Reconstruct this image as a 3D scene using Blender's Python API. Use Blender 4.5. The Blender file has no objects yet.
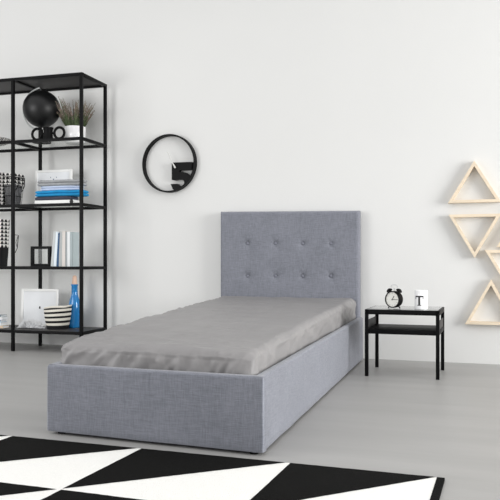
import bpy, bmesh, math, random
from mathutils import Vector, Matrix, noise
random.seed(7)
PI = math.pi
SC = bpy.context.scene
COL = SC.collection

# ------------------------------------------------------------------ camera
FPX = 720.0; CAMZ = 0.8; YAW = math.atan(255 / 720)
cam_d = bpy.data.cameras.new('camera'); cam = bpy.data.objects.new('camera', cam_d); COL.objects.link(cam)
cam_d.sensor_width = 36; cam_d.sensor_fit = 'HORIZONTAL'; cam_d.lens = FPX / 500 * 36
cam_d.shift_y = 12 / 500
cam.location = (0, 0, CAMZ); cam.rotation_euler = (PI / 2, 0, YAW)
cam_d.clip_start = .05
SC.camera = cam
_c, _s = math.cos(YAW), math.sin(YAW)

FR_A = 0.0; FR_P = Vector((0, 0))          # the turned frame the shelving stands in (0 = square to the wall)
def M(px, py, Y):
    """measurement on the photograph -> X, Z on the plane at distance Y (in the current frame)"""
    a = (px - 250) / FPX
    r = Vector((-_s + _c * a, _c + _s * a)); rz = (262 - py) / FPX
    R2 = Matrix.Rotation(-FR_A, 2); r = R2 @ r; o = R2 @ (-FR_P) + FR_P
    t = (Y - o.y) / r.y
    return (o.x + r.x * t, CAMZ + rz * t)
def MX(px, Y): return M(px, 262, Y)[0]
def G(px, py, z=0):
    a = (px - 250) / FPX
    rx, ry, rz = -_s + _c * a, _c + _s * a, (262 - py) / FPX
    t = (z - CAMZ) / rz
    return (rx * t, ry * t)

# ------------------------------------------------------------------ materials
def srgb(r, g, b):
    f = lambda v: (v / 255 / 12.92) if v / 255 <= .04045 else ((v / 255 + .055) / 1.055) ** 2.4
    return (f(r), f(g), f(b), 1)
def mat(name, col, rough=.6, metal=0, var=.06, scale=8, bump=0, bscale=60, spec=.5, trans=0, coat=0, stretch=None, ior=1.45):
    m = bpy.data.materials.new(name); m.use_nodes = True
    nt = m.node_tree; N = nt.nodes; L = nt.links
    b = N['Principled BSDF']
    b.inputs['Roughness'].default_value = rough; b.inputs['Metallic'].default_value = metal
    b.inputs['Specular IOR Level'].default_value = spec
    b.inputs['Transmission Weight'].default_value = trans; b.inputs['Coat Weight'].default_value = coat
    b.inputs['IOR'].default_value = ior
    tc = N.new('ShaderNodeTexCoord'); mp = N.new('ShaderNodeMapping')
    L.new(tc.outputs['Object'], mp.inputs['Vector'])
    if stretch: mp.inputs['Scale'].default_value = stretch
    n = N.new('ShaderNodeTexNoise'); n.inputs['Scale'].default_value = scale; n.inputs['Detail'].default_value = 4
    L.new(mp.outputs[0], n.inputs['Vector'])
    r = N.new('ShaderNodeValToRGB')
    lo = tuple(max(0, c * (1 - var)) for c in col[:3]) + (1,); hi = tuple(min(1, c * (1 + var)) for c in col[:3]) + (1,)
    r.color_ramp.elements[0].color = lo; r.color_ramp.elements[1].color = hi
    r.color_ramp.elements[0].position = .3; r.color_ramp.elements[1].position = .7
    L.new(n.outputs['Fac'], r.inputs['Fac']); L.new(r.outputs['Color'], b.inputs['Base Color'])
    if bump:
        n2 = N.new('ShaderNodeTexNoise'); n2.inputs['Scale'].default_value = bscale; n2.inputs['Detail'].default_value = 3
        L.new(mp.outputs[0], n2.inputs['Vector'])
        bp = N.new('ShaderNodeBump'); bp.inputs['Strength'].default_value = bump; bp.inputs['Distance'].default_value = .01
        L.new(n2.outputs['Fac'], bp.inputs['Height']); L.new(bp.outputs[0], b.inputs['Normal'])
    return m

def weave_mat(name, dark, light):
    m = bpy.data.materials.new(name); m.use_nodes = True
    nt = m.node_tree; N = nt.nodes; L = nt.links; b = N['Principled BSDF']
    b.inputs['Roughness'].default_value = .95; b.inputs['Specular IOR Level'].default_value = .15
    b.inputs['Sheen Weight'].default_value = .25; b.inputs['Sheen Roughness'].default_value = .5
    tc = N.new('ShaderNodeTexCoord')
    outs = []
    for sc in ((20, 20, 270), (270, 270, 20)):
        mp = N.new('ShaderNodeMapping'); mp.inputs['Scale'].default_value = sc
        L.new(tc.outputs['Object'], mp.inputs['Vector'])
        n = N.new('ShaderNodeTexNoise'); n.inputs['Scale'].default_value = 1; n.inputs['Detail'].default_value = 3; n.inputs['Roughness'].default_value = .6
        L.new(mp.outputs[0], n.inputs['Vector']); outs.append(n.outputs['Fac'])
    big = N.new('ShaderNodeTexNoise'); big.inputs['Scale'].default_value = 5; big.inputs['Detail'].default_value = 5
    L.new(tc.outputs['Object'], big.inputs['Vector'])
    a = N.new('ShaderNodeMath'); a.operation = 'ADD'; L.new(outs[0], a.inputs[0]); L.new(outs[1], a.inputs[1])
    a2 = N.new('ShaderNodeMath'); a2.operation = 'MULTIPLY_ADD'; L.new(a.outputs[0], a2.inputs[0]); a2.inputs[1].default_value = .42
    sc3 = N.new('ShaderNodeMath'); sc3.operation = 'MULTIPLY'; sc3.inputs[1].default_value = .16; L.new(big.outputs['Fac'], sc3.inputs[0]); L.new(sc3.outputs[0], a2.inputs[2])
    r = N.new('ShaderNodeValToRGB'); r.color_ramp.elements[0].position = .32; r.color_ramp.elements[1].position = .68
    r.color_ramp.elements[0].color = dark; r.color_ramp.elements[1].color = light
    L.new(a2.outputs[0], r.inputs['Fac']); L.new(r.outputs['Color'], b.inputs['Base Color'])
    bp = N.new('ShaderNodeBump'); bp.inputs['Strength'].default_value = .35; bp.inputs['Distance'].default_value = .004
    L.new(a.outputs[0], bp.inputs['Height']); L.new(bp.outputs[0], b.inputs['Normal'])
    return m

def pattern_mat(name, size, kind='tri'):
    """black triangles (or fine checks) printed on white cloth"""
    m = bpy.data.materials.new(name); m.use_nodes = True
    nt = m.node_tree; N = nt.nodes; L = nt.links; b = N['Principled BSDF']; b.inputs['Roughness'].default_value = .85
    tc = N.new('ShaderNodeTexCoord'); sp = N.new('ShaderNodeSeparateXYZ'); L.new(tc.outputs['Object'], sp.inputs[0])
    def mt(op, a, bb=None):
        q = N.new('ShaderNodeMath'); q.operation = op
        for i, v in enumerate((a, bb)):
            if v is None: continue
            if isinstance(v, (int, float)): q.inputs[i].default_value = v
            else: L.new(v, q.inputs[i])
        return q.outputs[0]
    xy = mt('ADD', sp.outputs[0], mt('MULTIPLY', sp.outputs[1], .8))
    u = mt('MULTIPLY', xy, 1 / size); v = mt('MULTIPLY', sp.outputs[2], 1 / (size * .75))
    if kind == 'tri':
        fu = mt('FRACT', u); fv = mt('FRACT', v)
        d = mt('MULTIPLY', mt('ABSOLUTE', mt('SUBTRACT', fu, .5)), 2)
        f = mt('LESS_THAN', d, mt('SUBTRACT', 1.02, fv))
    else:
        ck = N.new('ShaderNodeTexChecker'); ck.inputs['Scale'].default_value = 1 / size; L.new(tc.outputs['Object'], ck.inputs['Vector']); f = ck.outputs['Fac']
    mx = N.new('ShaderNodeMix'); mx.data_type = 'RGBA'; L.new(f, mx.inputs['Factor'])
    mx.inputs[6].default_value = srgb(232, 230, 226); mx.inputs[7].default_value = srgb(28, 28, 30)
    L.new(mx.outputs[2], b.inputs['Base Color'])
    return m

M_WALL = mat('white_wall_paint', srgb(226, 226, 224), .75, var=.012, scale=.8, bump=.05, bscale=90, spec=.2)
M_FLOOR = mat('grey_brushed_floor', srgb(163, 162, 160), .42, var=.07, scale=2.2, bump=.04, bscale=30, spec=.35, stretch=(.35, 2.4, 1))
M_BLACK = mat('black_powder_coated_metal', srgb(11, 11, 12), .5, var=.12, scale=30, spec=.14)
M_PANEL = mat('dark_grey_metal_panel', srgb(62, 61, 61), .5, var=.08, scale=6, spec=.3)
def glass_mat():
    m = bpy.data.materials.new('shelf_glass'); m.use_nodes = True; nt = m.node_tree; N = nt.nodes; L = nt.links
    N.remove(N['Principled BSDF']); out = N['Material Output']
    tr = N.new('ShaderNodeBsdfTransparent'); tr.inputs[0].default_value = (.985, .99, .985, 1)
    gl = N.new('ShaderNodeBsdfGlossy'); gl.inputs['Roughness'].default_value = .3; gl.inputs[0].default_value = (.95, .97, .96, 1)
    mx = N.new('ShaderNodeMixShader'); mx.inputs[0].default_value = .025; L.new(tr.outputs[0], mx.inputs[1]); L.new(gl.outputs[0], mx.inputs[2]); L.new(mx.outputs[0], out.inputs[0])
    return m
M_GLASS = glass_mat()
M_FAB = weave_mat('heathered_blue_grey_linen', srgb(108, 111, 118), srgb(144, 146, 156))
M_SEAM = weave_mat('linen_piping', srgb(130, 133, 143), srgb(172, 175, 185))
M_BTN = mat('button_linen', srgb(122, 124, 134), .8, var=.1, scale=90)
M_SHEET = mat('grey_cotton_sheet', srgb(141, 139, 139), .48, var=.02, scale=5, bump=.08, bscale=26, spec=.45, stretch=(1.6, .6, 1))
M_RW = mat('white_rug_pile', srgb(243, 242, 238), .95, var=.03, scale=160, bump=.6, bscale=240, spec=.1)
M_RB = mat('black_rug_pile', srgb(18, 18, 17), .95, var=.3, scale=160, bump=.6, bscale=240, spec=.1)
M_PINE = mat('pale_pine', srgb(232, 216, 192), .6, var=.07, scale=9, spec=.3, stretch=(1, 1, 5))
M_WHITE = mat('white_lacquer', srgb(240, 240, 238), .4, var=.01)
M_CERAM = mat('white_ceramic', srgb(242, 242, 242), .22, var=.01, coat=.3)
M_PAPER = mat('white_paper', srgb(238, 240, 242), .8, var=.02)
M_DOT = mat('blue_grey_print', srgb(96, 110, 130), .8)
M_INK = mat('black_ink', srgb(22, 22, 23), .6)
M_GLOBE = mat('black_globe_gloss', srgb(15, 15, 16), .42, var=.25, scale=6, spec=.5)
M_CHROME = mat('brushed_steel', srgb(205, 208, 208), .3, metal=1)
M_ARC = mat('satin_grey_steel', srgb(205, 208, 206), .4, metal=.1)
M_HAND = mat('pale_grey_hand', srgb(214, 214, 210), .5)
M_DIAL = mat('cream_dial', srgb(246, 245, 238), .7, var=.01)
M_BLUE = mat('bright_blue_glass', srgb(44, 158, 230), .08, var=.1, scale=4, trans=.45, coat=.4)
M_CORK = mat('peach_cork', srgb(226, 190, 168), .7)
M_STRC = mat('cream_knit', srgb(232, 228, 216), .95, bump=.4, bscale=120)
M_STRB = mat('black_knit', srgb(24, 24, 26), .95, bump=.4, bscale=120)
M_FLUFF = mat('white_fluff', srgb(232, 233, 234), .95, var=.06, scale=40)
M_CG = mat('heather_grey_cloth', srgb(160, 162, 164), .95, var=.12, scale=50, bump=.4)
M_CP = mat('pale_blue_cloth', srgb(196, 208, 230), .9, var=.05, scale=20, bump=.3)
M_CB = mat('bright_blue_cloth', srgb(30, 140, 194), .9, var=.12, scale=20, bump=.3)
M_CD = mat('charcoal_cloth', srgb(66, 68, 82), .95, var=.12, scale=30, bump=.4)
M_TRI = pattern_mat('black_triangle_print_cloth', .045)
M_CHK = pattern_mat('fine_black_check_weave', .012, 'chk')
M_MESH = mat('grey_mesh_cloth', srgb(150, 150, 152), .85, var=.4, scale=90)
M_HEG = mat('dark_green_foliage', srgb(92, 106, 74), .8, var=.3, scale=40)
M_HEM = mat('mauve_heather_bloom', srgb(158, 138, 130), .85, var=.25, scale=40)
M_SOIL = mat('dark_soil', srgb(52, 42, 36), .95, bump=.6)

# ------------------------------------------------------------------ mesh builder
class MB:
    def __init__(s): s.bm = bmesh.new(); s.mi = 0
    def _mark(s, faces):
        for f in faces: f.material_index = s.mi
    def box(s, lo, hi, bev=0, rot=None, piv=None):
        r = bmesh.ops.create_cube(s.bm, size=1)
        vs = r['verts']; c = [(a + b) / 2 for a, b in zip(lo, hi)]; d = [b - a for a, b in zip(lo, hi)]
        for v in vs: v.co = Vector((c[0] + v.co.x * d[0], c[1] + v.co.y * d[1], c[2] + v.co.z * d[2]))
        es = list({e for v in vs for e in v.link_edges}); fs = list({f for v in vs for f in v.link_faces})
        s._mark(fs)
        if bev:
            b = bmesh.ops.bevel(s.bm, geom=es, offset=bev, segments=2, affect='EDGES', profile=.6)
            s._mark(b['faces'])
            vs = list({v for f in b['faces'] for v in f.verts} | {v for v in vs if v.is_valid})
        if rot is not None:
            p = Vector(piv if piv else c)
            for v in vs: v.co = p + rot @ (v.co - p)
        return s
    def tube(s, pts, r, seg=8, closed=False, cap=True):
        P = [Vector(p) for p in pts]; n = len(P); rings = []
        R = r if isinstance(r, (list, tuple)) else [r] * n
        up = None
        for i in range(n):
            if closed: t = P[(i + 1) % n] - P[i - 1]
            else: t = P[min(i + 1, n - 1)] - P[max(i - 1, 0)]
            t.normalize()
            if up is None: up = t.orthogonal().normalized()
            else:
                up = up - t * up.dot(t)
                up = up.normalized() if up.length > 1e-6 else t.orthogonal().normalized()
            w = t.cross(up)
            rings.append([s.bm.verts.new(P[i] + (up * math.cos(a) + w * math.sin(a)) * R[i]) for a in [2 * PI * k / seg for k in range(seg)]])
        m = n if closed else n - 1
        for i in range(m):
            a, b = rings[i], rings[(i + 1) % n]
            off = 0
            if closed and i == n - 1:
                off = min(range(seg), key=lambda o: (a[0].co - b[o].co).length)
            for k in range(seg):
                f = s.bm.faces.new((a[k], a[(k + 1) % seg], b[(k + 1 + off) % seg], b[(k + off) % seg])); f.material_index = s.mi
        if cap and not closed:
            for q in (rings[0][::-1], rings[-1]):
                f = s.bm.faces.new(q); f.material_index = s.mi
        return s
    def lathe(s, prof, c, seg=32, mis=None, axis='Z'):
        """prof: list of (radius, height)"""
        rings = []
        for r, h in prof:
            if r < 1e-6: rings.append([s.bm.verts.new(s._ax(c, 0, 0, h, axis))])
            else: rings.append([s.bm.verts.new(s._ax(c, r * math.cos(2 * PI * k / seg), r * math.sin(2 * PI * k / seg), h, axis)) for k in range(seg)])
        for i in range(len(rings) - 1):
            a, b = rings[i], rings[i + 1]
            for k in range(seg):
                k2 = (k + 1) % seg
                if len(a) == 1 and len(b) == 1: continue
                if len(a) == 1: q = (a[0], b[k2], b[k])
                elif len(b) == 1: q = (a[k], a[k2], b[0])
                else: q = (a[k], a[k2], b[k2], b[k])
                f = s.bm.faces.new(q); f.material_index = mis[i] if mis else s.mi
        return s
    def _ax(s, c, x, y, h, axis):
        if axis == 'Z': return (c[0] + x, c[1] + y, c[2] + h)
        return (c[0] + x, c[1] - h, c[2] + y)          # axis 'Y': height runs towards the viewer
    def sphere(s, c, r, sc=(1, 1, 1), u=24, v=14):
        q = bmesh.ops.create_uvsphere(s.bm, u_segments=u, v_segments=v, radius=r)
        for w in q['verts']: w.co = Vector((c[0] + w.co.x * sc[0], c[1] + w.co.y * sc[1], c[2] + w.co.z * sc[2]))
        s._mark({f for w in q['verts'] for f in w.link_faces}); return s
    def prism(s, xz, y0, y1):
        """outline in the XZ plane, from y0 (front) to y1 (back)"""
        a = [s.bm.verts.new((x, y0, z)) for x, z in xz]; b = [s.bm.verts.new((x, y1, z)) for x, z in xz]
        n = len(xz); fs = [s.bm.faces.new(a), s.bm.faces.new(b[::-1])]
        for i in range(n): fs.append(s.bm.faces.new((a[i], b[i], b[(i + 1) % n], a[(i + 1) % n])))
        s._mark(fs); return s
    def xform(s, mtx):
        bmesh.ops.transform(s.bm, matrix=mtx, verts=s.bm.verts); return s
    def build(s, name, ms, parent=None, smooth=True, kind=None, label=None, ang=35):
        bmesh.ops.recalc_face_normals(s.bm, faces=s.bm.faces)
        me = bpy.data.meshes.new(name)
        if smooth:
            for f in s.bm.faces: f.smooth = True
            lim = math.radians(ang)
            for e in s.bm.edges:
                if len(e.link_faces) == 2 and e.calc_face_angle(0) > lim: e.smooth = False
        org = Vector((0, 0, 0))
        if parent is None:
            xs = [v.co for v in s.bm.verts]
            org = Vector(((min(v.x for v in xs) + max(v.x for v in xs)) / 2, (min(v.y for v in xs) + max(v.y for v in xs)) / 2, min(v.z for v in xs)))
        else: org = parent_origin(parent)
        for v in s.bm.verts: v.co -= org
        s.bm.to_mesh(me); s.bm.free()
        for m in (ms if isinstance(ms, (list, tuple)) else [ms]): me.materials.append(m)
        o = bpy.data.objects.new(name, me); COL.objects.link(o)
        if parent is None: o.location = org
        else: o.parent = parent
        if kind: o['kind'] = kind
        if label: o['label'] = label
        return o
def parent_origin(p):
    v = Vector((0, 0, 0)); q = p
    while q: v += q.location; q = q.parent
    return v
def thing(name, loc, label, cat, group=None):
    o = bpy.data.objects.new(name, None); COL.objects.link(o); o.location = loc; o.empty_display_size = .05
    return tag(o, label, cat, group)
def tag(o, label, cat, group=None):
    o['label'] = label; o['category'] = cat
    if group: o['group'] = group
    return o

# ------------------------------------------------------------------ setting
WY = 5.943
MB().box((-9, -3, -.1), (5, WY + .15, 0)).build('floor', M_FLOOR, smooth=False, kind='structure')
MB().box((-9, WY, 0), (5, WY + .15, 4.6)).build('wall_back', M_WALL, smooth=False, kind='structure')

# ------------------------------------------------------------------ bed
FL, FR = Vector((-2.004, 2.843)), Vector((-.938, 2.803))
RL, RR = Vector((-2.36, 5.80)), Vector((-1.085, 5.80))
HF, HR = .326, .352
bed = thing('bed', ((FL.x + FR.x) / 2 - .1, 4.3, 0), 'single bed upholstered in blue-grey linen with a button-tufted headboard', 'bed')
def slab(pa, pb, th, z0, za, zb, r=.02, nl=60, nz=8):
    """padded upholstered rail: runs pa->pb, thickness th to its left hand, rounded top edges"""
    mb = MB(); d = (pb - pa); L = d.length; d.normalize(); nrm = Vector((-d.y, d.x))
    prof = []
    for k in range(7): a = PI / 2 * k / 6; prof.append((r - r * math.cos(a), -r + r * math.sin(a), 1))      # outer top
    outer = [(0.004, 0, 0), (0, .012, 0)] + [(0, None, t / nz) for t in range(1, nz)]
    rows = []
    for i in range(nl + 1):
        u = i / nl; zt = za + (zb - za) * u; base = pa + d * (L * u); ring = []
        sec = [(.004, z0), (0, z0 + .008)] + [(0, z0 + (zt - r - z0) * t / nz) for t in range(1, nz)]
        sec += [(p[0], zt + p[1]) for p in prof] + [(th - p[0], zt + p[1]) for p in prof[::-1]] + [(th, z0)]
        for w, z in sec:
            bul = 0
            if w < th / 2: bul = .0022 * noise.noise(Vector((u * L * 5, z * 7, pa.x)))
            p = base + nrm * (w - bul); ring.append(mb.bm.verts.new((p.x, p.y, z + .0015 * noise.noise(Vector((u * L * 3, 3, w * 5))))))
        rows.append(ring)
    n = len(rows[0])
    for i in range(nl):
        for k in range(n): mb.bm.faces.new((rows[i][k], rows[i + 1][k], rows[i + 1][(k + 1) % n], rows[i][(k + 1) % n]))
    mb.bm.faces.new(rows[0]); mb.bm.faces.new(rows[-1][::-1])
    return mb
TH = .045
mid = (FL + FR) / 2
slab(FL, FR, TH, .014, HF - .002, HF + .002, r=.013).build('footboard', M_FAB, bed)
sd = (RR - FR).normalized()
slab(FR + sd * .006, RR, TH, .014, HF + .002, HR, r=.013, nl=90).build('side_rail', M_FAB, bed)
sl = (RL - FL).normalized()
slab(RL, FL + sl * .006, TH, .014, HR, HF, r=.013, nl=90).build('side_rail', M_FAB, bed)
# corner piping and the seam in the middle of the footboard
fd = (FR - FL).normalized(); fn = Vector((-fd.y, fd.x))
c = FR + sd * .004
MB().tube([(c.x + .0005, c.y - .0005, .018), (c.x + .0005, c.y - .0005, .18), (c.x + .0005, c.y, HF - .012), (c.x - .004, c.y + .004, HF - .002)], .0042).build('corner_piping', M_SEAM, bed)
c = FL + sl * .004
MB().tube([(c.x - .0005, c.y - .0005, .018), (c.x, c.y, HF - .012)], .0042).build('corner_piping', M_SEAM, bed)
s0 = G(147, 446)[0]; sp_ = FL + fd * ((s0 - FL.x) / fd.x)
MB().tube([(sp_.x, sp_.y - .0003, .02), (sp_.x, sp_.y - .0003, .17), (sp_.x, sp_.y, HF - .01)], .0014, seg=6).build('footboard_seam', M_FAB, bed)
# hidden base and glides
bb = MB()
v8 = []
for p, ox, oy in ((FL, .05, .05), (FR, -.05, .05), (RR, -.05, 0), (RL, .05, 0)): v8.append((p.x + ox, p.y + oy))
lo = [bb.bm.verts.new((x, y, .10)) for x, y in v8]; hi = [bb.bm.verts.new((x, y, .16)) for x, y in v8]
bb.bm.faces.new(lo); bb.bm.faces.new(hi)
for i in range(4): bb.bm.faces.new((lo[i], lo[(i + 1) % 4], hi[(i + 1) % 4], hi[i]))
bb.build('base_board', M_BLACK, bed)
for x, y in ((FL.x + .05, FL.y + .04), (FR.x - .05, FR.y + .04), (RR.x - .05, RR.y - .05), (RL.x + .05, RL.y - .05)):
    MB().lathe([(0, 0), (.018, 0), (.02, .004), (.02, .03), (0, .03)], (x, y, 0), 16).build('glide', M_BLACK, bed)
# headboard: tufted front built as a displaced grid
hx0, hx1, hy, hz0, hz1, hth = -2.345, -1.125, 5.835, .02, 1.230, .085
btn = []
for py, in ((243.5,), (276,)):
    for px in (247.5, 275.5, 302.8, 331): btn.append(M(px, py, hy + .015))
def head_mb():
    mb = MB(); nx, nz = 150, 120; r = .022; G_ = {}
    def f(x, z):
        # rounded edge of padding
        ex = max(0, r - (x - hx0), r - (hx1 - x)); ez = max(0, r - (hz1 - z))
        e = min(r, math.hypot(ex, ez)); y = r - math.sqrt(max(0, r * r - e * e))
        for bx, bz in btn:
            dx, dz = x - bx, z - bz; d = math.hypot(dx, dz)
            y += .019 * math.exp(-(d / .022) ** 2) + .006 * math.exp(-(d / .06) ** 2)
            if d < .11:
                a = math.atan2(dz, dx); y += .0035 * math.exp(-(d / .05) ** 2) * math.cos(6 * a) * min(1, d / .015)
            if abs(dz) < .04 and abs(dx) < .13: y += .0010 * math.exp(-(dz / .006) ** 2) * (1 - abs(dx) / .13)
        y += .0015 * noise.noise(Vector((x * 6, z * 6, 0)))
        return hy + y
    def sp(a, b, n, i):
        t = i / n; t = t - .085 * math.sin(2 * PI * t) / 1.2
        return a + (b - a) * t
    for i in range(nx + 1):
        for k in range(nz + 1):
            x, z = sp(hx0, hx1, nx, i), sp(hz0, hz1, nz, k)
            # soft outer corners
            sl_ = 1 + (.5 - (x - hx0) / (hx1 - hx0)) * .016 * (z - .3) / .93
            G_[i, k] = mb.bm.verts.new((x, f(x, z), z * sl_))
    for i in range(nx):
        for k in range(nz): mb.bm.faces.new((G_[i, k], G_[i + 1, k], G_[i + 1, k + 1], G_[i, k + 1]))
    rim = [G_[i, 0] for i in range(nx + 1)] + [G_[nx, k] for k in range(1, nz + 1)] + [G_[i, nz] for i in range(nx - 1, -1, -1)] + [G_[0, k] for k in range(nz - 1, 0, -1)]
    bk = [mb.bm.verts.new((v.co.x, hy + hth, v.co.z)) for v in rim]
    n = len(rim)
    for i in range(n): mb.bm.faces.new((rim[i], bk[i], bk[(i + 1) % n], rim[(i + 1) % n]))
    mb.bm.faces.new(bk)
    return mb
hb = head_mb().build('headboard', M_FAB, bed, ang=60)
for bx, bz in btn:
    MB().sphere((bx, hy + .019, bz), .0145, (1, .62, 1), 16, 10).build('button', M_BTN, hb)

# ------------------------------------------------------------------ mattress in its fitted sheet
def mattress():
    nx, ny, nz = 90, 150, 18; mb = MB(); R_ = .048; cache = {}
    insF, insL, insR = .052, .018, .050
    yF, yR = 2.845 + insF, 5.815
    def edge(y):
        t = (y - 2.82) / (5.80 - 2.82)
        return FL.x + (RL.x - FL.x) * t + insL, FR.x + (RR.x - FR.x) * t - insR
    def zt(u, v): return .418 + .082 * v ** .8 - .012 * u * (1 - v)
    zb = .162
    def pos(a, b, c_):
        # a,b,c in 0..1 on the box surface
        y0 = yF + (yR - yF) * b
        y0 += -.03 * 0
        x0, x1 = edge(y0); W = x1 - x0; L = yR - yF
        y0 -= .038 * a * (1 - b)                     # the foot end follows the slightly skewed footboard
        H = zt(a, b) - zb
        p = Vector((a * W, b * L, c_ * H)); r = R_
        q = Vector((min(max(p.x, r), W - r), min(max(p.y, r), L - r * .4), min(p.z, H - r)))
        d = p - q
        if d.length > 1e-9:
            n = d.normalized(); out = q + n * r
            if max(abs(d.x), abs(d.y), abs(d.z)) < r - 1e-6 and False: out = p
        else: n = Vector((0, 0, 1)); out = p
        # wrinkles
        X, Y, Z = out.x, out.y, out.z
        w = 0
        def ridge(x, y, sd, p=2.0):
            q = noise.noise(Vector((x, y, sd))); return (1 - min(1, abs(q) * 2.4)) ** p
        if n.z > .5:
            fade = min(1, .35 + Y / L * .8)
            # long soft creases running across the bed, sharper towards the foot
            w += .0075 * ridge(X * 1.6 + .25 * Y, Y * 6.5 + X * 1.4, 1.7) * (1.25 - .7 * b)
            w += .0060 * ridge(X * 3.2 + Y * 1.5, Y * 11 - X * 3, 4.0, 3)
            w += .0045 * noise.noise(Vector((X * 2.4, Y * 2.0, 9)))
        front = max(0, -n.y); side = max(0, n.x)
        tz = max(0, min(1, 1 - Z / H))
        if front > .05:
            e = X / W
            w += front * (.026 * ridge(X * 7 + Z * 3.5, Z * 3 - X * .8, 2.2) * (.45 + tz) + .011 * ridge(X * 15 - Z * 10, Z * 7, 6, 2.5))
            w += front * .012 * noise.noise(Vector((X * 3, Z * 2, 8)))
            for cx_, sl2, am, wd in ((.50, .55, .011, .013), (.57, -.15, .014, .012), (.63, .30, .012, .014), (.70, -.50, .012, .012), (.83, .1, .008, .012), (.30, .5, .008, .014)):
                w += front * am * 1.6 * (.35 + tz) * math.exp(-((X - W * cx_ - sl2 * (Z - H * .5)) / wd) ** 2)
        if side > .05 or n.x < -.05:
            w += abs(n.x) * (.018 * ridge(Y * 3.2 + Z * 7, Z * 4 - Y * .8, 3.2) * (.4 + tz) + .010 * ridge(Y * 8 - Z * 12, Z * 8, 1, 2.5) + .008 * noise.noise(Vector((Y * 2.5, Z * 3, 5))))
            w -= abs(n.x) * .016
        if front > .05: w -= front * .016
        out = out + n * w
        yy = yF + out.y - .038 * a * (1 - b)
        return Vector((x0 + out.x, yy, zb + out.z))
    def V(i, j, k):
        key = (i, j, k)
        if key not in cache:
            # cluster samples near edges so that the rounding is smooth
            g = lambda t: t - .12 * math.sin(2 * PI * t) / 1.0
            cache[key] = mb.bm.verts.new(pos(g(i / nx), g(j / ny), math.sin(PI / 2 * k / nz)))
        return cache[key]
    for i in range(nx):
        for j in range(ny):
            mb.bm.faces.new((V(i, j, nz), V(i + 1, j, nz), V(i + 1, j + 1, nz), V(i, j + 1, nz)))
            mb.bm.faces.new((V(i, j, 0), V(i, j + 1, 0), V(i + 1, j + 1, 0), V(i + 1, j, 0)))
    for k in range(nz):
        for i in range(nx):
            mb.bm.faces.new((V(i, 0, k), V(i + 1, 0, k), V(i + 1, 0, k + 1), V(i, 0, k + 1)))
            mb.bm.faces.new((V(i, ny, k), V(i, ny, k + 1), V(i + 1, ny, k + 1), V(i + 1, ny, k)))
        for j in range(ny):
            mb.bm.faces.new((V(0, j, k), V(0, j, k + 1), V(0, j + 1, k + 1), V(0, j + 1, k)))
            mb.bm.faces.new((V(nx, j, k), V(nx, j + 1, k), V(nx, j + 1, k + 1), V(nx, j, k + 1)))
    return mb
tag(mattress().build('mattress', M_SHEET, ang=80), 'mattress under a smooth grey fitted sheet lying in the linen bed frame', 'mattress')

# ------------------------------------------------------------------ rug
def rug():
    mb = MB(); T = .009; XR, YT = -.208, 2.727
    CW, CH = .657, .583; x0 = -.803
    nleft, rows = 3, 4
    def jag(a, b, n, amp=.0022):
        out = []
        for i in range(n):
            t = i / n; p = a.lerp(b, t); d = (b - a).normalized(); q = Vector((-d.y, d.x))
            if 0 < i: p = p + q * amp * noise.noise(Vector((p.x * 60, p.y * 60, 1)))
            out.append(p)
        return out
    def poly(pts, mi, jit=True):
        out = []
        for i in range(len(pts)):
            a, b = Vector(pts[i]), Vector(pts[(i + 1) % len(pts)])
            out += jag(a, b, max(1, int((b - a).length / .02)))
        f = mb.bm.faces.new([mb.bm.verts.new((p.x, p.y, T)) for p in out]); f.material_index = mi
    XL = x0 - CW * nleft; XB = -.236; YB = YT - CH * rows
    g = .006
    # slab (white pile) with dark bound edge on the right
    mb.mi = 0; mb.box((XL, YB, 0), (XB, YT, T - .001))
    mb.mi = 1; mb.box((XB, YB, 0), (XR, YT, T))
    for r in range(rows):
        yt = YT - r * CH; yb = yt - CH
        for c_ in range(-nleft, 1):
            xl = x0 + c_ * CW; xr = min(xl + CW, XB) if c_ == 0 else xl + CW
            full = xl + CW
            if c_ == 0: full = XB + .008
            poly([(xl + g, yt - (.0 if r == 0 else .004)), (full - g * 2, yt - (.0 if r == 0 else .004)), (xl + g * .6, yb + g * 1.2)], 1)
    return mb
tag(rug().build('rug', [M_RW, M_RB], smooth=False), 'flat rug with large black and white triangles on the floor before the bed', 'rug')

# ------------------------------------------------------------------ tall open shelf unit
FR_A = math.radians(3.0); FR_P = Vector((-3.56, 5.40)); N0 = set(o.name for o in COL.objects)
SY0, SY1 = 5.40, 5.86
PW = .026
xR = MX(82.0, SY0) - PW / 2; xM = MX(13.4, SY0) - PW / 2; xL = xM - (xR - xM)
ZT = 2.450; ZS = [1.890, 1.316, .760]; ZB = .192
unit = thing('shelving_unit', (xM, (SY0 + SY1) / 2, 0), 'tall open black metal shelving unit standing against the left of the wall', 'shelf')
for x in (xL, xM, xR):
    for y in (SY0 + PW / 2, SY1 - PW / 2):
        MB().box((x - PW / 2, y - PW / 2, 0), (x + PW / 2, y + PW / 2, ZT - .001), .002).build('post', M_BLACK, unit)
def ring(z, h, name):
    a = MB(); x0, x1 = xL - PW / 2, xR + PW / 2; t = .026
    a.box((x0, SY0 + .002, z - h), (x1, SY0 + t, z), .001); a.box((x0, SY1 - t, z - h), (x1, SY1 - .002, z), .001)
    for x in (xL, xM, xR): a.box((x - t / 2, SY0 + .01, z - h), (x + t / 2, SY1 - .01, z - .0005), .001)
    return a.build(name, M_BLACK, unit)
ring(ZT, .026, 'top_frame')
MB().box((xL, SY0 + .01, ZT - .010), (xR, SY1 - .01, ZT - .003)).build('top_panel', M_PANEL, unit)
for z in ZS:
    fr = ring(z, .026, 'shelf_frame')
    for a, b in ((xL, xM), (xM, xR)):
        MB().box((a + .014, SY0 + .027, z - .008), (b - .014, SY1 - .027, z), .001).build('glass_panel', M_GLASS, fr)
fr = ring(ZB, .028, 'shelf_frame')
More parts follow.
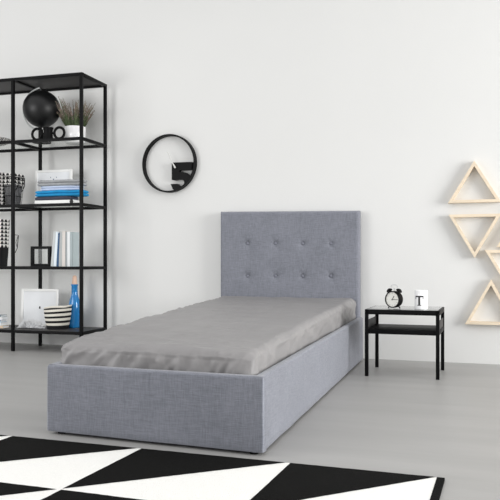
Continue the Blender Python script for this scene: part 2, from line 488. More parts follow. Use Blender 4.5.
MB().box((xL, SY0 + .01, ZB - .008), (xR, SY1 - .01, ZB + .0005)).build('bottom_panel', M_PANEL, unit)
ZB += .0005

# globe
gy = 5.60; gx, gz = M(41.7, 109, gy); gr = .168
z1 = ZS[0]
globe = thing('globe', (gx, gy, z1), 'glossy black globe on a steel arc at the top of the shelving', 'globe')
MB().sphere((gx, gy, gz), gr, (1, 1, 1), 48, 32).build('sphere', M_GLOBE, globe)
ax = math.radians(20)
arc = []
for k in range(33):
    a = math.radians(96 + 162 * k / 32)
    arc.append((gx + (gr + .027) * math.cos(a), gy + .0, gz + (gr + .027) * math.sin(a)))
MB().tube(arc, .0075, 8).build('meridian_arc', M_ARC, globe)
MB().tube([(gx + .0, gy, gz + gr - .004), (gx - .022, gy, gz + gr + .026)], .005).build('axis_pin', M_CHROME, globe)
MB().lathe([(0, 0), (.085, 0), (.085, .01), (.07, .016), (.018, .024), (.014, gz - gr - z1 - .018), (0, gz - gr - z1 - .016)], (gx, gy, z1), 32).build('stand', M_BLACK, globe)
# ring handled ornament in front of it
oy = 5.50; ocx, ocz = M(48.2, 133.2, oy); o = thing('ring_handled_vase', (ocx, oy, z1), 'small black vase with two round ring handles in front of the globe', 'vase')
hh = .115
MB().lathe([(0, 0), (.042, 0), (.046, .006), (.043, .03), (.038, .06), (.040, .09), (.048, hh), (.042, hh), (.034, .09), (.032, .02), (0, .02)], (ocx, oy, z1), 28).build('vase_body', M_BLACK, o)
for s in (-1, 1):
    cx = ocx + s * .113; pts = [(cx + .050 * math.cos(2 * PI * k / 28), oy, z1 + .062 + .050 * math.sin(2 * PI * k / 28)) for k in range(28)]
    MB().tube(pts, .0118, 10, closed=True).tube([(cx - s * .05, oy, z1 + .062), (ocx + s * .036, oy, z1 + .062)], .012).build('ring_handle', M_BLACK, o)
# potted heather
hy_ = 5.72; hcx = MX(75.2, hy_); plant = thing('potted_heather', (hcx, hy_, z1), 'mauve and green heather plant in a round white pot', 'plant')
ph = .150
MB().lathe([(0, 0), (.085, 0), (.092, .01), (.098, ph - .004), (.096, ph), (.088, ph), (.085, ph - .03), (0, ph - .03)], (hcx, hy_, z1), 36).build('pot', M_CERAM, plant)
MB().lathe([(.0, ph - .025), (.086, ph - .025), (.084, ph - .022), (0, ph - .012)], (hcx, hy_, z1), 24).build('soil', M_SOIL, plant)
gm, fm = MB(), MB()
for i in range(120):
    a = random.uniform(0, 2 * PI); rr = .075 * math.sqrt(random.random()); sx, sy = rr * math.cos(a), rr * math.sin(a)
    lean = .55 * (rr / .075) + random.uniform(-.1, .12); L = random.uniform(.155, .26) if i % 12 else random.uniform(.27, .31)
    dirv = Vector((math.cos(a) * lean, math.sin(a) * lean, 1)).normalized(); p0 = Vector((hcx + sx, hy_ + sy, z1 + ph - .02))
    bend = Vector((math.cos(a), math.sin(a), 0)) * random.uniform(0, .03); pts = [p0 + dirv * L * t + bend * t * t for t in (0, .25, .5, .75, 1)]
    gm.tube(pts, [.0032, .0028, .0022, .0018, .0008], 4)
    for k in range(34):
        t = .12 + .88 * k / 34; q = p0 + dirv * L * t + bend * t * t
        th = random.uniform(0, 2 * PI); out = Vector((math.cos(th), math.sin(th), .9)).normalized(); l = .020 * (1.15 - t) + .004
        m_ = fm if t > .50 + random.uniform(-.15, .15) else gm
        w = out.orthogonal().normalized() * .0028
        e = q + out * l
        vs = [m_.bm.verts.new(x) for x in (q - w, q + w, e + w * .6, e - w * .6)]
        vs2 = m_.bm.verts.new(q + out * l * .5 + out.cross(w).normalized() * .003)
        m_.bm.faces.new((vs[0], vs[1], vs2)); m_.bm.faces.new((vs[1], vs[2], vs2)); m_.bm.faces.new((vs[2], vs[3], vs2)); m_.bm.faces.new((vs[3], vs[0], vs2))
gm.build('foliage', M_HEG, plant, smooth=False, kind='stuff'); fm.build('blossom', M_HEM, plant, smooth=False, kind='stuff')
# shallow woven bowl at the left end of the same shelf
by = 5.55; bx = MX(-8, by)
b = MB(); b.lathe([(0, 0), (.10, 0), (.15, .018), (.172, .048), (.165, .052), (.145, .026), (.09, .01), (0, .01)], (bx, by, z1), 36)
tag(b.build('shallow_bowl', M_CHK), 'shallow black and white checked bowl at the left end of the top shelf', 'bowl')

# shelf 2: patterned bag + wire basket
z2 = ZS[1]
def wire_basket(x0, x1, y0, y1, z, h, fl, nw, name, label, liner):
    t = thing(name, ((x0 + x1) / 2, (y0 + y1) / 2, z), label, 'basket')
    m = MB(); w = .0028
    def rect(zz, e): return [(x0 - e, y0 - e, zz), (x1 + e, y0 - e, zz), (x1 + e, y1 + e, zz), (x0 - e, y1 + e, zz)]
    for q in range(4):
        e = fl * q / 3; R_ = rect(z + w + (h - w) * q / 3, e)
        for i in range(4): m.tube([R_[i], R_[(i + 1) % 4]], w * (1.5 if q == 3 else 1), 6)
    b0, b1 = rect(z + w, 0), rect(z + h, fl)
    for i in range(4):
        for k in range(nw + 1):
            s = k / nw; A = Vector(b0[i]).lerp(Vector(b0[(i + 1) % 4]), s); B = Vector(b1[i]).lerp(Vector(b1[(i + 1) % 4]), s)
            m.tube([A, B], w * .8, 5)
    m.build('wire_frame', M_BLACK, t)
    for hx, sg in ((x1 + fl, 1),):
        ym = (y0 + y1) / 2
        MB().tube([(hx, ym - .05, z + h * .52), (hx + sg * .03, ym - .05, z + h * .72), (hx + sg * .03, ym - .05, z + h * .99), (hx + sg * .03, ym + .05, z + h * .99), (hx + sg * .03, ym + .05, z + h * .72), (hx, ym + .05, z + h * .52)], .0035, 6).build('handle', M_BLACK, t)
    return t
y0, y1 = 5.50, 5.64
wb0, wb1 = MX(5, 5.5), MX(12, 5.5)
wb = wire_basket(wb0, wb1, y0, y1, z2, .26, .022, 7, 'wire_basket', 'black wire basket lined with grey mesh cloth behind the left post', None)
m = MB(); q = .006
x0_, x1_ = wb0 + q, wb1 - q
def ring4(e, z): return [(x0_ - e, y0 + q - e, z), (x1_ + e, y0 + q - e, z), (x1_ + e, y1 - q + e, z), (x0_ - e, y1 - q + e, z)]
def loft(m, rings, cap0=True, cap1=False):
    R_ = [[m.bm.verts.new(p) for p in r] for r in rings]
    for a, b_ in zip(R_, R_[1:]):
        for i in range(len(a)): m.bm.faces.new((a[i], a[(i + 1) % len(a)], b_[(i + 1) % len(a)], b_[i]))
    if cap0: m.bm.faces.new(R_[0][::-1])
    if cap1: m.bm.faces.new(R_[-1])
loft(m, [ring4(0, z2 + .006), ring4(.016, z2 + .2)]); m.build('cloth_liner', M_MESH, wb)
m = MB(); loft(m, [ring4(.016, z2 + .19), ring4(.024, z2 + .195), ring4(.027, z2 + .29), ring4(.018, z2 + .295), ring4(.012, z2 + .20)], cap0=False); m.build('folded_cuff', M_TRI, wb)
def soft_bag(x0, x1, y0, y1, z, h, split, name, label, mats, cat='basket'):
    m = MB(); nx = 10; rings = []
    def rr(e, zz, amp=.004):
        P_ = []
        cs = [(x0 - e, y0 - e), (x1 + e, y0 - e), (x1 + e, y1 + e), (x0 - e, y1 + e)]
        for i in range(4):
            a, b_ = Vector(cs[i]), Vector(cs[(i + 1) % 4])
            for k in range(nx):
                t = (k + .5) / nx; p = a.lerp(b_, t); c_ = Vector(((x0 + x1) / 2, (y0 + y1) / 2))
                p = c_ + (p - c_) * (1 - .05 * (abs(2 * t - 1) ** 6)); p += (p - c_).normalized() * amp * noise.noise(Vector((p.x * 20, p.y * 20, zz * 14)))
                P_.append((p.x, p.y, zz))
        return P_
    lev = [0, .02] + [i / 10 for i in range(1, 11)]
    R_ = [[m.bm.verts.new(p) for p in rr(-.012 + .014 * t, z + h * t)] for t in lev]
    R_ += [[m.bm.verts.new(p) for p in rr(-.006, z + h - .003)], [m.bm.verts.new(p) for p in rr(-.016, z + h * .7)]]
    for i, (a, b_) in enumerate(zip(R_, R_[1:])):
        for k in range(len(a)):
            f = m.bm.faces.new((a[k], a[(k + 1) % len(a)], b_[(k + 1) % len(a)], b_[k]))
            f.material_index = 1 if (i < len(lev) - 1 and lev[min(i + 1, len(lev) - 1)] <= split) else 0
    m.bm.faces.new(R_[0][::-1]); m.bm.faces.new(R_[-1])
    o = m.build(name, mats, ang=50)
    return tag(o, label, cat)
soft_bag(MX(-24, 5.44), MX(.5, 5.44), 5.44, 5.58, z2, .300, 0, 'fabric_bag', 'black and white triangle-print fabric bag beside the wire basket', [M_TRI, M_TRI], 'bag')
# shelf 3: bag with black base + wire basket handle
z3 = ZS[2]
sb = soft_bag(MX(-28, 5.44), MX(1.0, 5.44), 5.44, 5.58, z3, .43, .40, 'storage_basket', 'triangle-print storage basket with a solid black lower half', [M_TRI, M_STRB])
sx = MX(6, 5.46)
w = MB().tube([(sx - .012, 5.56, z3 + .10), (sx + .03, 5.56, z3 + .13), (sx + .050, 5.56, z3 + .17), (sx + .062, 5.56, z3 + .285), (sx + .03, 5.56, z3 + .29), (sx - .010, 5.56, z3 + .285)], .0035, 6).tube([(sx + .050, 5.56, z3 + .17), (sx + .035, 5.56, z3 + .22), (sx + .058, 5.56, z3 + .28)], .0025, 6)
w.build('wire_handle', M_BLACK, sb)

# picture frames
def picture(x0, x1, y, z, h, name, label, dots, lean=.05, fw=.022):
    t = thing(name, ((x0 + x1) / 2, y, z), label, 'picture')
    R_ = Matrix.Rotation(-lean, 3, 'X'); piv = (0, y + .02, z)
    m = MB()
    for lo, hi in (((x0, y, z), (x0 + fw, y + .02, z + h)), ((x1 - fw, y, z), (x1, y + .02, z + h)), ((x0 + fw, y, z), (x1 - fw, y + .02, z + fw)), ((x0 + fw, y, z + h - fw), (x1 - fw, y + .02, z + h))):
        m.box(lo, hi, .0015, rot=R_, piv=piv)
    m.build('picture_frame', M_WHITE, t)
    m = MB().box((x0 + fw * .9, y + .008, z + fw * .9), (x1 - fw * .9, y + .016, z + h - fw * .9), rot=R_, piv=piv); pr_ = m.build('print', M_PAPER, t)
    for dx, dz, s in dots:
        cx, cz = x0 + (x1 - x0) * dx, z + h * dz
        MB().box((cx - s, y + .0065, cz - s * 1.5), (cx + s, y + .0085, cz + s * 1.5), rot=R_, piv=piv).build('printed_mark', M_DOT if s < .007 else M_INK, pr_)
    return t
py_ = 5.77
a = MX(34.2, py_); b_ = MX(70.7, py_)
picture(a, b_, py_, z2, .350, 'picture_frame', 'white framed print behind the pile of folded clothes', [(.36, .68, .005), (.50, .74, .005), (.66, .68, .005), (.42, .80, .003), (.58, .80, .003)])
py_ = 5.77
a = MX(20.4, py_); b_ = MX(57.5, py_)
picture(a, b_, py_, ZB, .352, 'picture_frame', 'white framed print with one dark dot leaning on the lowest shelf', [(.50, .50, .0075)], fw=.024)

# folded clothes
def folded(x0, x1, y0, y1, z, h, name, label, m_, layers=2, seed=0, wav=.01):
    m = MB(); nu, nt = 72, 8 * layers + 2; rings = []
    cx, cy = (x0 + x1) / 2, (y0 + y1) / 2; ax_, ay_ = (x1 - x0) / 2, (y1 - y0) / 2
    for k in range(nt + 1):
        t = k / nt; ph_ = (t * layers) % 1; bul = math.sqrt(max(0, 1 - (2 * ph_ - 1) ** 2)) if k not in (0, nt) else .0
        ring_ = []
        for i in range(nu):
            a = 2 * PI * i / nu; ca, sa = math.cos(a), math.sin(a); e = .28
            px, pyy = math.copysign(abs(ca) ** e, ca), math.copysign(abs(sa) ** e, sa)
            off = -.016 + .016 * bul + wav * noise.noise(Vector((ca * 2 + seed, sa * 2, int(t * layers) * 3 + seed)))
            zz = z + h * t + (0 if k == 0 else .14 * h * noise.noise(Vector((px * 2.2 + seed, pyy * 1.5, 5))) * t)
            ring_.append(m.bm.verts.new((cx + px * (ax_ + off), cy + pyy * (ay_ + off), zz)))
        rings.append(ring_)
    for a, b2 in zip(rings, rings[1:]):
        for i in range(nu): m.bm.faces.new((a[i], a[(i + 1) % nu], b2[(i + 1) % nu], b2[i]))
    m.bm.faces.new(rings[0][::-1])
    c1 = m.bm.verts.new((cx, cy, z + h)); r_ = rings[-1]
    inner = [m.bm.verts.new((cx + (v.co.x - cx) * .6, cy + (v.co.y - cy) * .6, z + h * 1.0)) for v in r_]
    for i in range(nu):
        m.bm.faces.new((r_[i], r_[(i + 1) % nu], inner[(i + 1) % nu], inner[i])); m.bm.faces.new((inner[i], inner[(i + 1) % nu], c1))
    return tag(m.build(name, m_, ang=70), label, 'clothing', 'folded clothes on the second shelf')
fy0, fy1 = 5.46, 5.60
X = lambda p: MX(p, fy0)
box = thing('shallow_box', ((X(36) + X(76)) / 2, 5.56, z2), 'flat white box with a black spot under the folded clothes', 'box')
MB().box((X(34.5), fy0, z2), (X(74), fy1, z2 + .034), .003).build('box_body', M_WHITE, box)
sx_, sz_ = M(71.5, 202.2, fy0)
MB().lathe([(0, 0), (.020, 0), (.018, .003), (0, .004)], (sx_, fy0 + .001, z2 + .017), 20, axis='Y').build('spot', M_INK, box)
z = z2 + .034
folded(X(34), X(72), fy0, fy1, z, .034, 'folded_sweater', 'charcoal folded sweater at the bottom of the clothes pile', M_CD, 1, 1); z += .034 * 1.02
folded(X(34), X(82), fy0 - .005, fy1, z, .052, 'folded_sweater', 'bright blue folded sweater in the clothes pile', M_CB, 2, 5, .014); z += .052 * 1.01
folded(X(39), X(78), fy0 + .005, fy1, z, .042, 'folded_shirt', 'pale blue folded shirt between the blue and grey sweaters', M_CP, 2, 9); z += .042
folded(X(36), X(80.5), fy0, fy1, z, .054, 'folded_sweater', 'heather grey folded sweater on top of the clothes pile', M_CG, 2, 12, .008)

# small see-through frame on shelf 3
ly = 5.50; a, b_ = MX(30.5, ly), MX(50.0, ly); fh = .182; t = thing('glass_frame', ((a + b_) / 2, ly + .02, z3), 'small black metal frame with clear glass beside the upright books', 'frame')
m = MB(); w = .024
for x in (a, b_ - w): m.box((x, ly, z3), (x + w, ly + .03, z3 + fh), .001)
for zz in (z3, z3 + fh - w): m.box((a + w, ly, zz), (b_ - w, ly + .03, zz + w), .001)
m.build('metal_frame', M_BLACK, t)
MB().box((a + w * .8, ly + .012, z3 + w * .8), (b_ - w * .8, ly + .016, z3 + fh - w * .8)).build('glass_pane', M_GLASS, t)

# upright books
bk_y = 5.47
books = [ # bottom px left, right, top shift px, height m, colour, label
    (50.6, 53.2, 3.2, .312, (196, 200, 200), 'slim pale grey book, leftmost and most tilted of the upright books'),
    (53.3, 56.3, 2.6, .308, (226, 236, 242), 'white book with a pale blue spine, second of the upright books from the left'),
    (56.4, 58.6, 1.6, .300, (44, 84, 124), 'dark blue book leaning among the upright books'),
    (58.7, 61.8, .9, .312, (178, 182, 182), 'mid grey book right of the dark blue book'),
    (61.9, 65.4, 0, .314, (220, 214, 208), 'warm off-white book in the middle of the upright row'),
    (65.5, 67.0, 0, .306, (168, 174, 176), 'thin grey book right of the warm off-white book'),
    (67.1, 70.2, 0, .308, (236, 239, 240), 'bright white book, second of the upright books from the right'),
    (70.3, 72.2, 0, .306, (176, 188, 190), 'pale green-grey book at the right end of the upright row')]
for i, (p0, p1, sh, h, cc, lab) in enumerate(books):
    x0, x1 = MX(p0, bk_y), MX(p1, bk_y); th = x1 - x0 - .0008; ang = math.atan(sh * .0092 / h)
    bt = thing('book', (x0, bk_y, z3), lab, 'book', 'upright books on the third shelf')
    mc = mat('book_cover_%d' % i, srgb(*cc), .6, var=.03); R_ = Matrix.Rotation(ang, 3, 'Y'); dep = .12
    lift = th * math.sin(ang) if ang > 0 else 0
    piv = (x0 + th, bk_y, z3)                          # tilts about its lower right edge
    sx0 = x0
    m = MB()
    m.box((sx0, bk_y, z3), (sx0 + th, bk_y + .004, z3 + h), .0012, rot=R_, piv=piv)
    m.box((sx0, bk_y, z3), (sx0 + .0025, bk_y + dep, z3 + h), rot=R_, piv=piv)
    m.box((sx0 + th - .0025, bk_y, z3), (sx0 + th, bk_y + dep, z3 + h), rot=R_, piv=piv)
    m.build('cover', mc, bt, smooth=False)
    MB().box((sx0 + .0025, bk_y + .004, z3 + .003), (sx0 + th - .0025, bk_y + dep - .005, z3 + h - .003), rot=R_, piv=piv).build('pages', M_PAPER, bt, smooth=False)

# bottom shelf -----------------------------------------------------
zb = ZB
cols = [((214, 196, 170), 'tan book at the bottom of the flat stack on the lowest shelf', .024), ((224, 232, 238), 'white book in the flat stack on the lowest shelf, just above the tan one', .030),
        ((150, 178, 194), 'pale blue book in the flat stack on the lowest shelf', .022), ((226, 228, 228), 'off-white book just under the top of the flat stack', .026), ((122, 136, 142), 'slate grey book on top of the flat stack of books', .016)]
z = zb
for i, (cc, lab, h) in enumerate(cols):
    x1 = MX([3, 1, .3, 2, .5][i], 5.50); x0 = x1 - .24 + .01 * (i % 2); bt = thing('book', ((x0 + x1) / 2, 5.6, z), lab, 'book', 'books stacked flat on the lowest shelf')
    m = MB(); m.box((x0, 5.50, z), (x1, 5.60, z + .0025)); m.box((x0, 5.50, z + h - .0025), (x1, 5.60, z + h)); m.box((x0, 5.50, z + .0025), (x1, 5.503, z + h - .0025))
    m.build('cover', mat('flat_book_cover_%d' % i, srgb(*cc), .6), bt, smooth=False)
    MB().box((x0 + .004, 5.503, z + .0025), (x1 - .004, 5.596, z + h - .0025)).build('pages', M_PAPER, bt, smooth=False); z += h
# fluffy bundle
m = MB(); fy = 5.56; fx0, fx1 = MX(19.5, fy), MX(44, fy)
for i in range(520):
    u = random.random(); cx = fx0 + .03 + (fx1 - fx0 - .06) * u; hgt = .05 + .03 * math.sin(PI * min(1, u * 1.1))
    a = random.uniform(0, 2 * PI); el = random.uniform(.05, 1.3); d = Vector((math.cos(a) * math.cos(el), .7 * math.sin(a) * math.cos(el), math.sin(el)))
    p = Vector((cx, fy, zb + .006)); L = random.uniform(.6, 1.0)
    m.tube([p, p + d * hgt * .7 * L + Vector((0, 0, .0)), p + d * hgt * 1.25 * L + Vector((random.uniform(-.01, .01), 0, .0))], [.006, .0045, .001], 5)
for v in m.bm.verts: v.co.z = max(v.co.z, zb + .0003)
tag(m.build('feather_garland', M_FLUFF), 'fluffy white garland lying before the print on the lowest shelf', 'garland')
# striped basket
sy = 5.52; cx = MX(57.8, sy + .11); H_ = .205; prof = []; mis = []
pat = [(0, .05, 1), (.05, .16, 1), (.16, .27, 0), (.27, .37, 1), (.37, .48, 0), (.48, .57, 1), (.57, .68, 0), (.68, .77, 1), (.77, .87, 0), (.87, .93, 1), (.93, 1, 0)]
prof = [(0, 0), (.092, 0)]; mis = [1]
for a, b_, c_ in pat:
    for k in range(2):
        t = a + (b_ - a) * (k + 1) / 2; prof.append((.094 + .026 * math.sin(t * PI / 2) + (.003 if k == 0 else 0), H_ * t)); mis.append(c_)
prof += [(.112, H_), (.108, H_ * .8), (.09, .02), (0, .015)]; mis += [0, 0, 0, 0]
m = MB(); m.lathe(prof, (cx, sy + .11, zb), 48, mis=mis)
for v in m.bm.verts:
    dz = (v.co.z - zb) / H_; dx = (v.co.x - cx) / .12
    v.co.z += dz * .010 * dx; v.co.x += dz * dx * .004 * math.sin(v.co.y * 60)
    if dz > .9: v.co.z += .003 * math.sin(math.atan2(v.co.y - sy - .11, v.co.x - cx) * 3)
tag(m.build('striped_basket', [M_STRC, M_STRB]), 'soft round basket with cream and black stripes on the lowest shelf', 'basket')
# bottle
by_ = 5.755; cx = MX(74.6, by_); t = thing('bottle', (cx, by_, zb), 'bright blue glass bottle with pale stopper beside the striped basket', 'bottle')
MB().lathe([(0, 0), (.050, 0), (.056, .008), (.057, .10), (.054, .20), (.047, .255), (.034, .29), (.029, .315), (.029, .385), (.033, .392), (.033, .402), (.026, .402), (.025, .32), (.043, .25), (.052, .1), (.048, .012), (0, .010)], (cx, by_, zb), 40).build('glass_body', M_BLUE, t)
MB().lathe([(0, .385), (.022, .385), (.024, .402), (.022, .43), (.018, .475), (.010, .482), (0, .484)], (cx, by_, zb), 24).build('stopper', M_CORK, t)

for o in list(COL.objects):
    if o.name not in N0 and o.parent is None:
        R3 = Matrix.Rotation(FR_A, 3, 'Z'); P3 = Vector((FR_P.x, FR_P.y, 0)); o.location = P3 + R3 @ (o.location - P3); o.rotation_euler.z = FR_A
FR_A = 0.0

# ------------------------------------------------------------------ wall clock
cy_f = WY - .052; ccx, ccz = -2.872, 1.694; CR = .2635
wc = thing('wall_clock', (ccx, WY, ccz), 'round open black wall clock with a big cut-out numeral 5', 'clock')
m = MB(); seg = 96
prof = [(CR, cy_f), (CR - .014, cy_f), (CR - .014, WY - .001), (CR, WY - .001)]
rings = [[m.bm.verts.new((ccx + r * math.cos(2 * PI * k / seg), y, ccz + r * math.sin(2 * PI * k / seg))) for k in range(seg)] for r, y in prof]
for i in range(4):
    a, b_ = rings[i], rings[(i + 1) % 4]
    for k in range(seg): m.bm.faces.new((a[k], a[(k + 1) % seg], b_[(k + 1) % seg], b_[k]))
m.build('rim', M_BLACK, wc)
five = [(262, 266), (388, 262), (386, 312), (312, 314), (308, 326), (330, 324), (352, 331), (372, 346), (386, 368), (392, 392), (384, 408), (355, 430), (320, 446), (284, 449), (268, 432), (255, 400), (298, 399), (308, 410), (322, 413), (335, 404), (341, 390), (336, 378), (322, 372), (300, 372), (282, 377), (262, 374)]
pts = [M(130 + x / 6.25, 120 + y / 6.25, cy_f + .012) for x, y in five]
pts = [((x, z) if math.hypot(x - ccx, z - ccz) < CR - .008 else (ccx + (x - ccx) * (CR - .008) / math.hypot(x - ccx, z - ccz), ccz + (z - ccz) * (CR - .008) / math.hypot(x - ccx, z - ccz))) for x, z in pts]
MB().prism(pts, cy_f + .008, cy_f + .045).build('numeral_five', M_BLACK, wc, smooth=False)
h0 = M(167.5, 151.8, cy_f); h1 = M(172.3, 162.2, cy_f); h2 = M(175.6, 168, cy_f); yh = cy_f + .001
MB().box((h1[0] - .002, yh + .004, h1[1] - .036), (h1[0] + .03, WY - .0, h1[1] - .004), .002).build('clock_movement', M_BLACK, wc)
MB().tube([(h0[0], yh - .004, h0[1]), (h1[0], yh - .004, h1[1])], .0042, 6).build('minute_hand', M_HAND, wc)
MB().tube([(h1[0], yh - .008, h1[1]), (h2[0], yh - .008, h2[1])], [.005, .009], 8).build('hour_hand', M_HAND, wc)

# ------------------------------------------------------------------ triangular wall shelves
def tri_shelf(px, py, side, up, label, h=None, dep=.06, w=.0215):
    """px,py: apex of the triangle on the photograph"""
    yf = WY - dep; ax_, az = M(px, py, yf); h = h or side * math.sqrt(3) / 2
    t = thing('triangle_shelf', (ax_, WY, az - (h if up else 0)), label, 'shelf', 'triangular wall shelves')
    s = -1 if up else 1
    O = [Vector((ax_, az)), Vector((ax_ - side / 2, az + s * h)), Vector((ax_ + side / 2, az + s * h))]
    la, lb = side, math.hypot(side / 2, h); per = la + 2 * lb; c = (O[0] * la + O[1] * lb + O[2] * lb) / per; rin = side * h / per; k = (rin - w) / rin
    I = [c + (p - c) * k for p in O]
    for i in range(3):
        j = (i + 1) % 3
        MB().prism([tuple(O[i]), tuple(O[j]), tuple(I[j]), tuple(I[i])], yf, WY - .0005).build('board', M_PINE, t, smooth=False)
tri_shelf(474.2, 160.6, .396, True, 'upright pine triangle shelf, the highest on the wall', .326)
tri_shelf(474.6, 257.8, .392, False, 'whole upside-down pine triangle shelf, hanging just under the highest one', .341)
tri_shelf(512.3, 295, .40, False, 'upside-down pine triangle shelf cut by the right edge of the photo')
tri_shelf(491.0, 279.5, .388, True, 'upright pine triangle shelf, the lowest on the wall', .352)
tri_shelf(523.5, 202.5, .39, True, 'upright pine triangle shelf of which only the left tip shows')

# ------------------------------------------------------------------ side table
TZ = .468; tl, tr, tf, tb = -.929, -.421, 5.03, 5.50
TROT = Matrix.Rotation(math.radians(.4), 4, 'Z'); TC = Vector(((tl + tr) / 2, (tf + tb) / 2, 0))
TM = Matrix.Translation(TC) @ TROT @ Matrix.Translation(-TC)
st = thing('side_table', tuple(TC), 'small black metal side table with a lower tray beside the bed', 'table')
lw = .024
for x in (tl, tr - lw):
    for y in (tf, tb - lw): MB().box((x, y, 0), (x + lw, y + lw, TZ - .002), .0015).xform(TM).build('leg', M_BLACK, st)
m = MB(); th = .034
m.box((tl, tf, TZ - th), (tr, tf + lw, TZ), .0015); m.box((tl, tb - lw, TZ - th), (tr, tb, TZ), .0015)
m.box((tl, tf, TZ - th), (tl + lw, tb, TZ - .0005), .0015); m.box((tr - lw, tf, TZ - th), (tr, tb, TZ - .0005), .0015)
m.xform(TM).build('top_frame', M_BLACK, st)
M_TTOP = mat('grey_gloss_table_top', srgb(120, 122, 122), .18, var=.02, spec=.6, coat=.5)
MB().box((tl + .012, tf + .012, TZ - .012), (tr - .012, tb - .012, TZ + .0015), .001).xform(TM).build('table_top', M_TTOP, st)
m = MB(); m.box((tl + .002, tf + .006, .298), (tr - .002, tb - .006, .330), .0015)
m.xform(TM).build('lower_tray', M_BLACK, st)
for x in (tl + .004, tr - .012): MB().box((x, tf + lw, .330), (x + .006, tb - lw, .390), .001).xform(TM).build('tray_side', M_PANEL, st)

# alarm clock (front faces a little to the left of the viewer)
acy = 5.13; acx = MX(394.2, acy); TT = TZ + .0015
R0 = .0595; acz = TT + R0 + .008
ac = thing('alarm_clock', (acx, acy, TT), 'black twin-bell alarm clock with cream dial on the side table', 'clock')
# face must turn toward the left: its side shows at the right
AR = Matrix.Translation((acx, acy, 0)) @ Matrix.Rotation(math.radians(-24), 4, 'Z') @ Matrix.Translation((-acx, -acy, 0))
def A(mb): return mb.xform(AR)
c0 = (acx, acy, acz)
A(MB().lathe([(0, -.034), (R0 * .86, -.034), (R0 * .96, -.024), (R0, -.01), (R0, .026), (R0 * .97, .03), (R0 * .88, .03), (R0 * .86, .022), (0, .022)], c0, 40, axis='Y')).build('clock_case', M_BLACK, ac)
dl = A(MB().lathe([(0, .0222), (R0 * .865, .0222), (R0 * .865, .0235), (0, .0235)], c0, 40, axis='Y')).build('dial', M_DIAL, ac)
m = MB()
for k in range(12):
    a = PI / 6 * k; r0, r1 = R0 * .70, R0 * .79
    m.tube([(c0[0] + r0 * math.sin(a), c0[1] - .0238, c0[2] + r0 * math.cos(a)), (c0[0] + r1 * math.sin(a), c0[1] - .0238, c0[2] + r1 * math.cos(a))], .0011, 4)
A(m).build('hour_marks', M_INK, dl)
A(MB().tube([(c0[0] - .004, c0[1] - .0245, c0[2] - .006), (c0[0] + .014, c0[1] - .0245, c0[2] + .024)], .0022, 5)).build('hour_hand', M_INK, ac)
A(MB().tube([(c0[0] - .006, c0[1] - .0255, c0[2]), (c0[0] + .042, c0[1] - .0255, c0[2] - .001)], .0015, 5)).build('minute_hand', M_INK, ac)
for s in (-1, 1):
    a = math.radians(33) * s; bx_, bz_ = c0[0] + (R0 + .010) * math.sin(a), c0[2] + (R0 + .010) * math.cos(a)
    m = MB().lathe([(0, .017), (.010, .0155), (.019, .009), (.0225, 0), (.021, 0), (0, .003)], (0, 0, 0), 24)
    m.xform(Matrix.Translation((bx_, c0[1], bz_)) @ Matrix.Rotation(a, 4, 'Y')); m.tube([(bx_ - .010 * math.sin(a), c0[1], bz_ - .010 * math.cos(a)), (bx_ + .004 * math.sin(a), c0[1], bz_ + .004 * math.cos(a))], .003, 6)
    A(m).build('bell', M_BLACK, ac)
    f = math.radians(38) * s
    A(MB().tube([(c0[0] + R0 * .9 * math.sin(f), c0[1], c0[2] - R0 * .9 * math.cos(f)), (c0[0] + R0 * 1.3 * math.sin(f), c0[1], TT + .0045)], .0042, 8)).build('foot', M_BLACK, ac)
A(MB().tube([(c0[0], c0[1], c0[2] + R0 - .002), (c0[0], c0[1], c0[2] + R0 + .014)], .002, 6).sphere((c0[0], c0[1], c0[2] + R0 + .015), .005)).build('hammer', M_CHROME, ac)
hp = [(c0[0] - .026, c0[1], c0[2] + R0 + .022), (c0[0] - .024, c0[1], c0[2] + R0 + .036), (c0[0] - .016, c0[1], c0[2] + R0 + .042), (c0[0] + .016, c0[1], c0[2] + R0 + .042), (c0[0] + .024, c0[1], c0[2] + R0 + .036), (c0[0] + .026, c0[1], c0[2] + R0 + .022)]
A(MB().tube(hp, .0022, 6)).build('handle', M_CHROME, ac)

# white cup with letter T
mx, my = MX(421.2, 5.13), 5.13; mr = .0445; mh = .134
cup = thing('cup', (mx, my, TT), 'tall white cup with a black letter T beside the alarm clock', 'cup')
MB().lathe([(0, 0), (mr - .004, 0), (mr, .005), (mr, mh - .003), (mr - .0015, mh), (mr - .004, mh - .002), (mr - .005, .01), (0, .008)], (mx, my, TT), 48).build('cup_body', M_CERAM, cup)
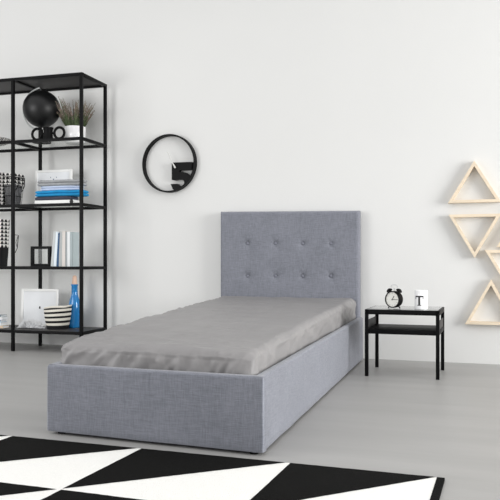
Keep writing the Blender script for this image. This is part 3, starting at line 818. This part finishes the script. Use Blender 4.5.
# serif T wrapped on the curved front
def letterT():
    m = MB(); z0, z1_ = TT + .028, TT + .096; hw = .030
    rows = [((-.013, .013), (z0, z0 + .005)), ((-.0065, .0065), (z0 + .005, z1_ - .009)), ((-hw, hw), (z1_ - .009, z1_)), ((-hw, -hw + .005), (z1_ - .022, z1_ - .009)), ((hw - .005, hw), (z1_ - .022, z1_ - .009))]
    off = -math.radians(12)                    # where the letter is centred round the cup
    for (u0, u1), (a, b_) in rows:
        n = 8; vs = []
        for i in range(n + 1):
            ang = off + (u0 + (u1 - u0) * i / n) / mr; 
            for r in (mr - .0005, mr + .0006):
                for zz in (a, b_): vs.append(m.bm.verts.new((mx + r * math.sin(ang), my - r * math.cos(ang), zz)))
        for i in range(n):
            p = vs[4 * i:4 * i + 4]; q = vs[4 * i + 4:4 * i + 8]
            for f in ((p[2], q[2], q[3], p[3]), (p[0], p[1], q[1], q[0]), (p[1], p[3], q[3], q[1]), (p[0], q[0], q[2], p[2])): m.bm.faces.new(f)
        m.bm.faces.new((vs[0], vs[2], vs[3], vs[1])); m.bm.faces.new((vs[-4], vs[-3], vs[-1], vs[-2]))
    return m
letterT().build('letter', M_INK, cup)

# ------------------------------------------------------------------ light
w = bpy.data.worlds.new('world'); SC.world = w; w.use_nodes = True
NT = w.node_tree; bg = NT.nodes['Background']; bg.inputs[1].default_value = .92
tcw = NT.nodes.new('ShaderNodeTexCoord'); spw = NT.nodes.new('ShaderNodeSeparateXYZ'); rw = NT.nodes.new('ShaderNodeValToRGB'); mrw = NT.nodes.new('ShaderNodeMapRange')
NT.links.new(tcw.outputs['Generated'], spw.inputs[0]); NT.links.new(spw.outputs[2], mrw.inputs[0]); mrw.inputs[1].default_value = -1
NT.links.new(mrw.outputs[0], rw.inputs['Fac']); NT.links.new(rw.outputs[0], bg.inputs[0])
rw.color_ramp.elements[0].position = .4; rw.color_ramp.elements[0].color = (.22, .22, .22, 1)
rw.color_ramp.elements[1].position = .85; rw.color_ramp.elements[1].color = (1, 1, 1, 1)
e_ = rw.color_ramp.elements.new(.55); e_.color = (.60, .605, .62, 1)
def area(loc, tgt, sx, sy, e, col=(1, 1, 1)):
    l = bpy.data.lights.new('window_or_fill_light', 'AREA'); l.shape = 'RECTANGLE'; l.size = sx; l.size_y = sy; l.energy = e; l.color = col
    o = bpy.data.objects.new('window_or_fill_light', l); COL.objects.link(o); o.location = loc
    o.rotation_euler = (Vector(tgt) - Vector(loc)).to_track_quat('-Z', 'Y').to_euler()
area((5.6, 3.0, 1.7), (-1.4, 4.1, .7), 3.0, 2.8, 365, (1, .995, .985))
area((-5.6, .6, 1.7), (-3.7, 5.8, 1.2), 2.6, 2.2, 95)  # added fill lamp, not a window: brightens the wall behind the shelving
SC.view_settings.view_transform = 'Standard'; SC.view_settings.look = 'None'; SC.view_settings.gamma = 1
SC.view_settings.use_curve_mapping = False; SC.view_settings.exposure = .22
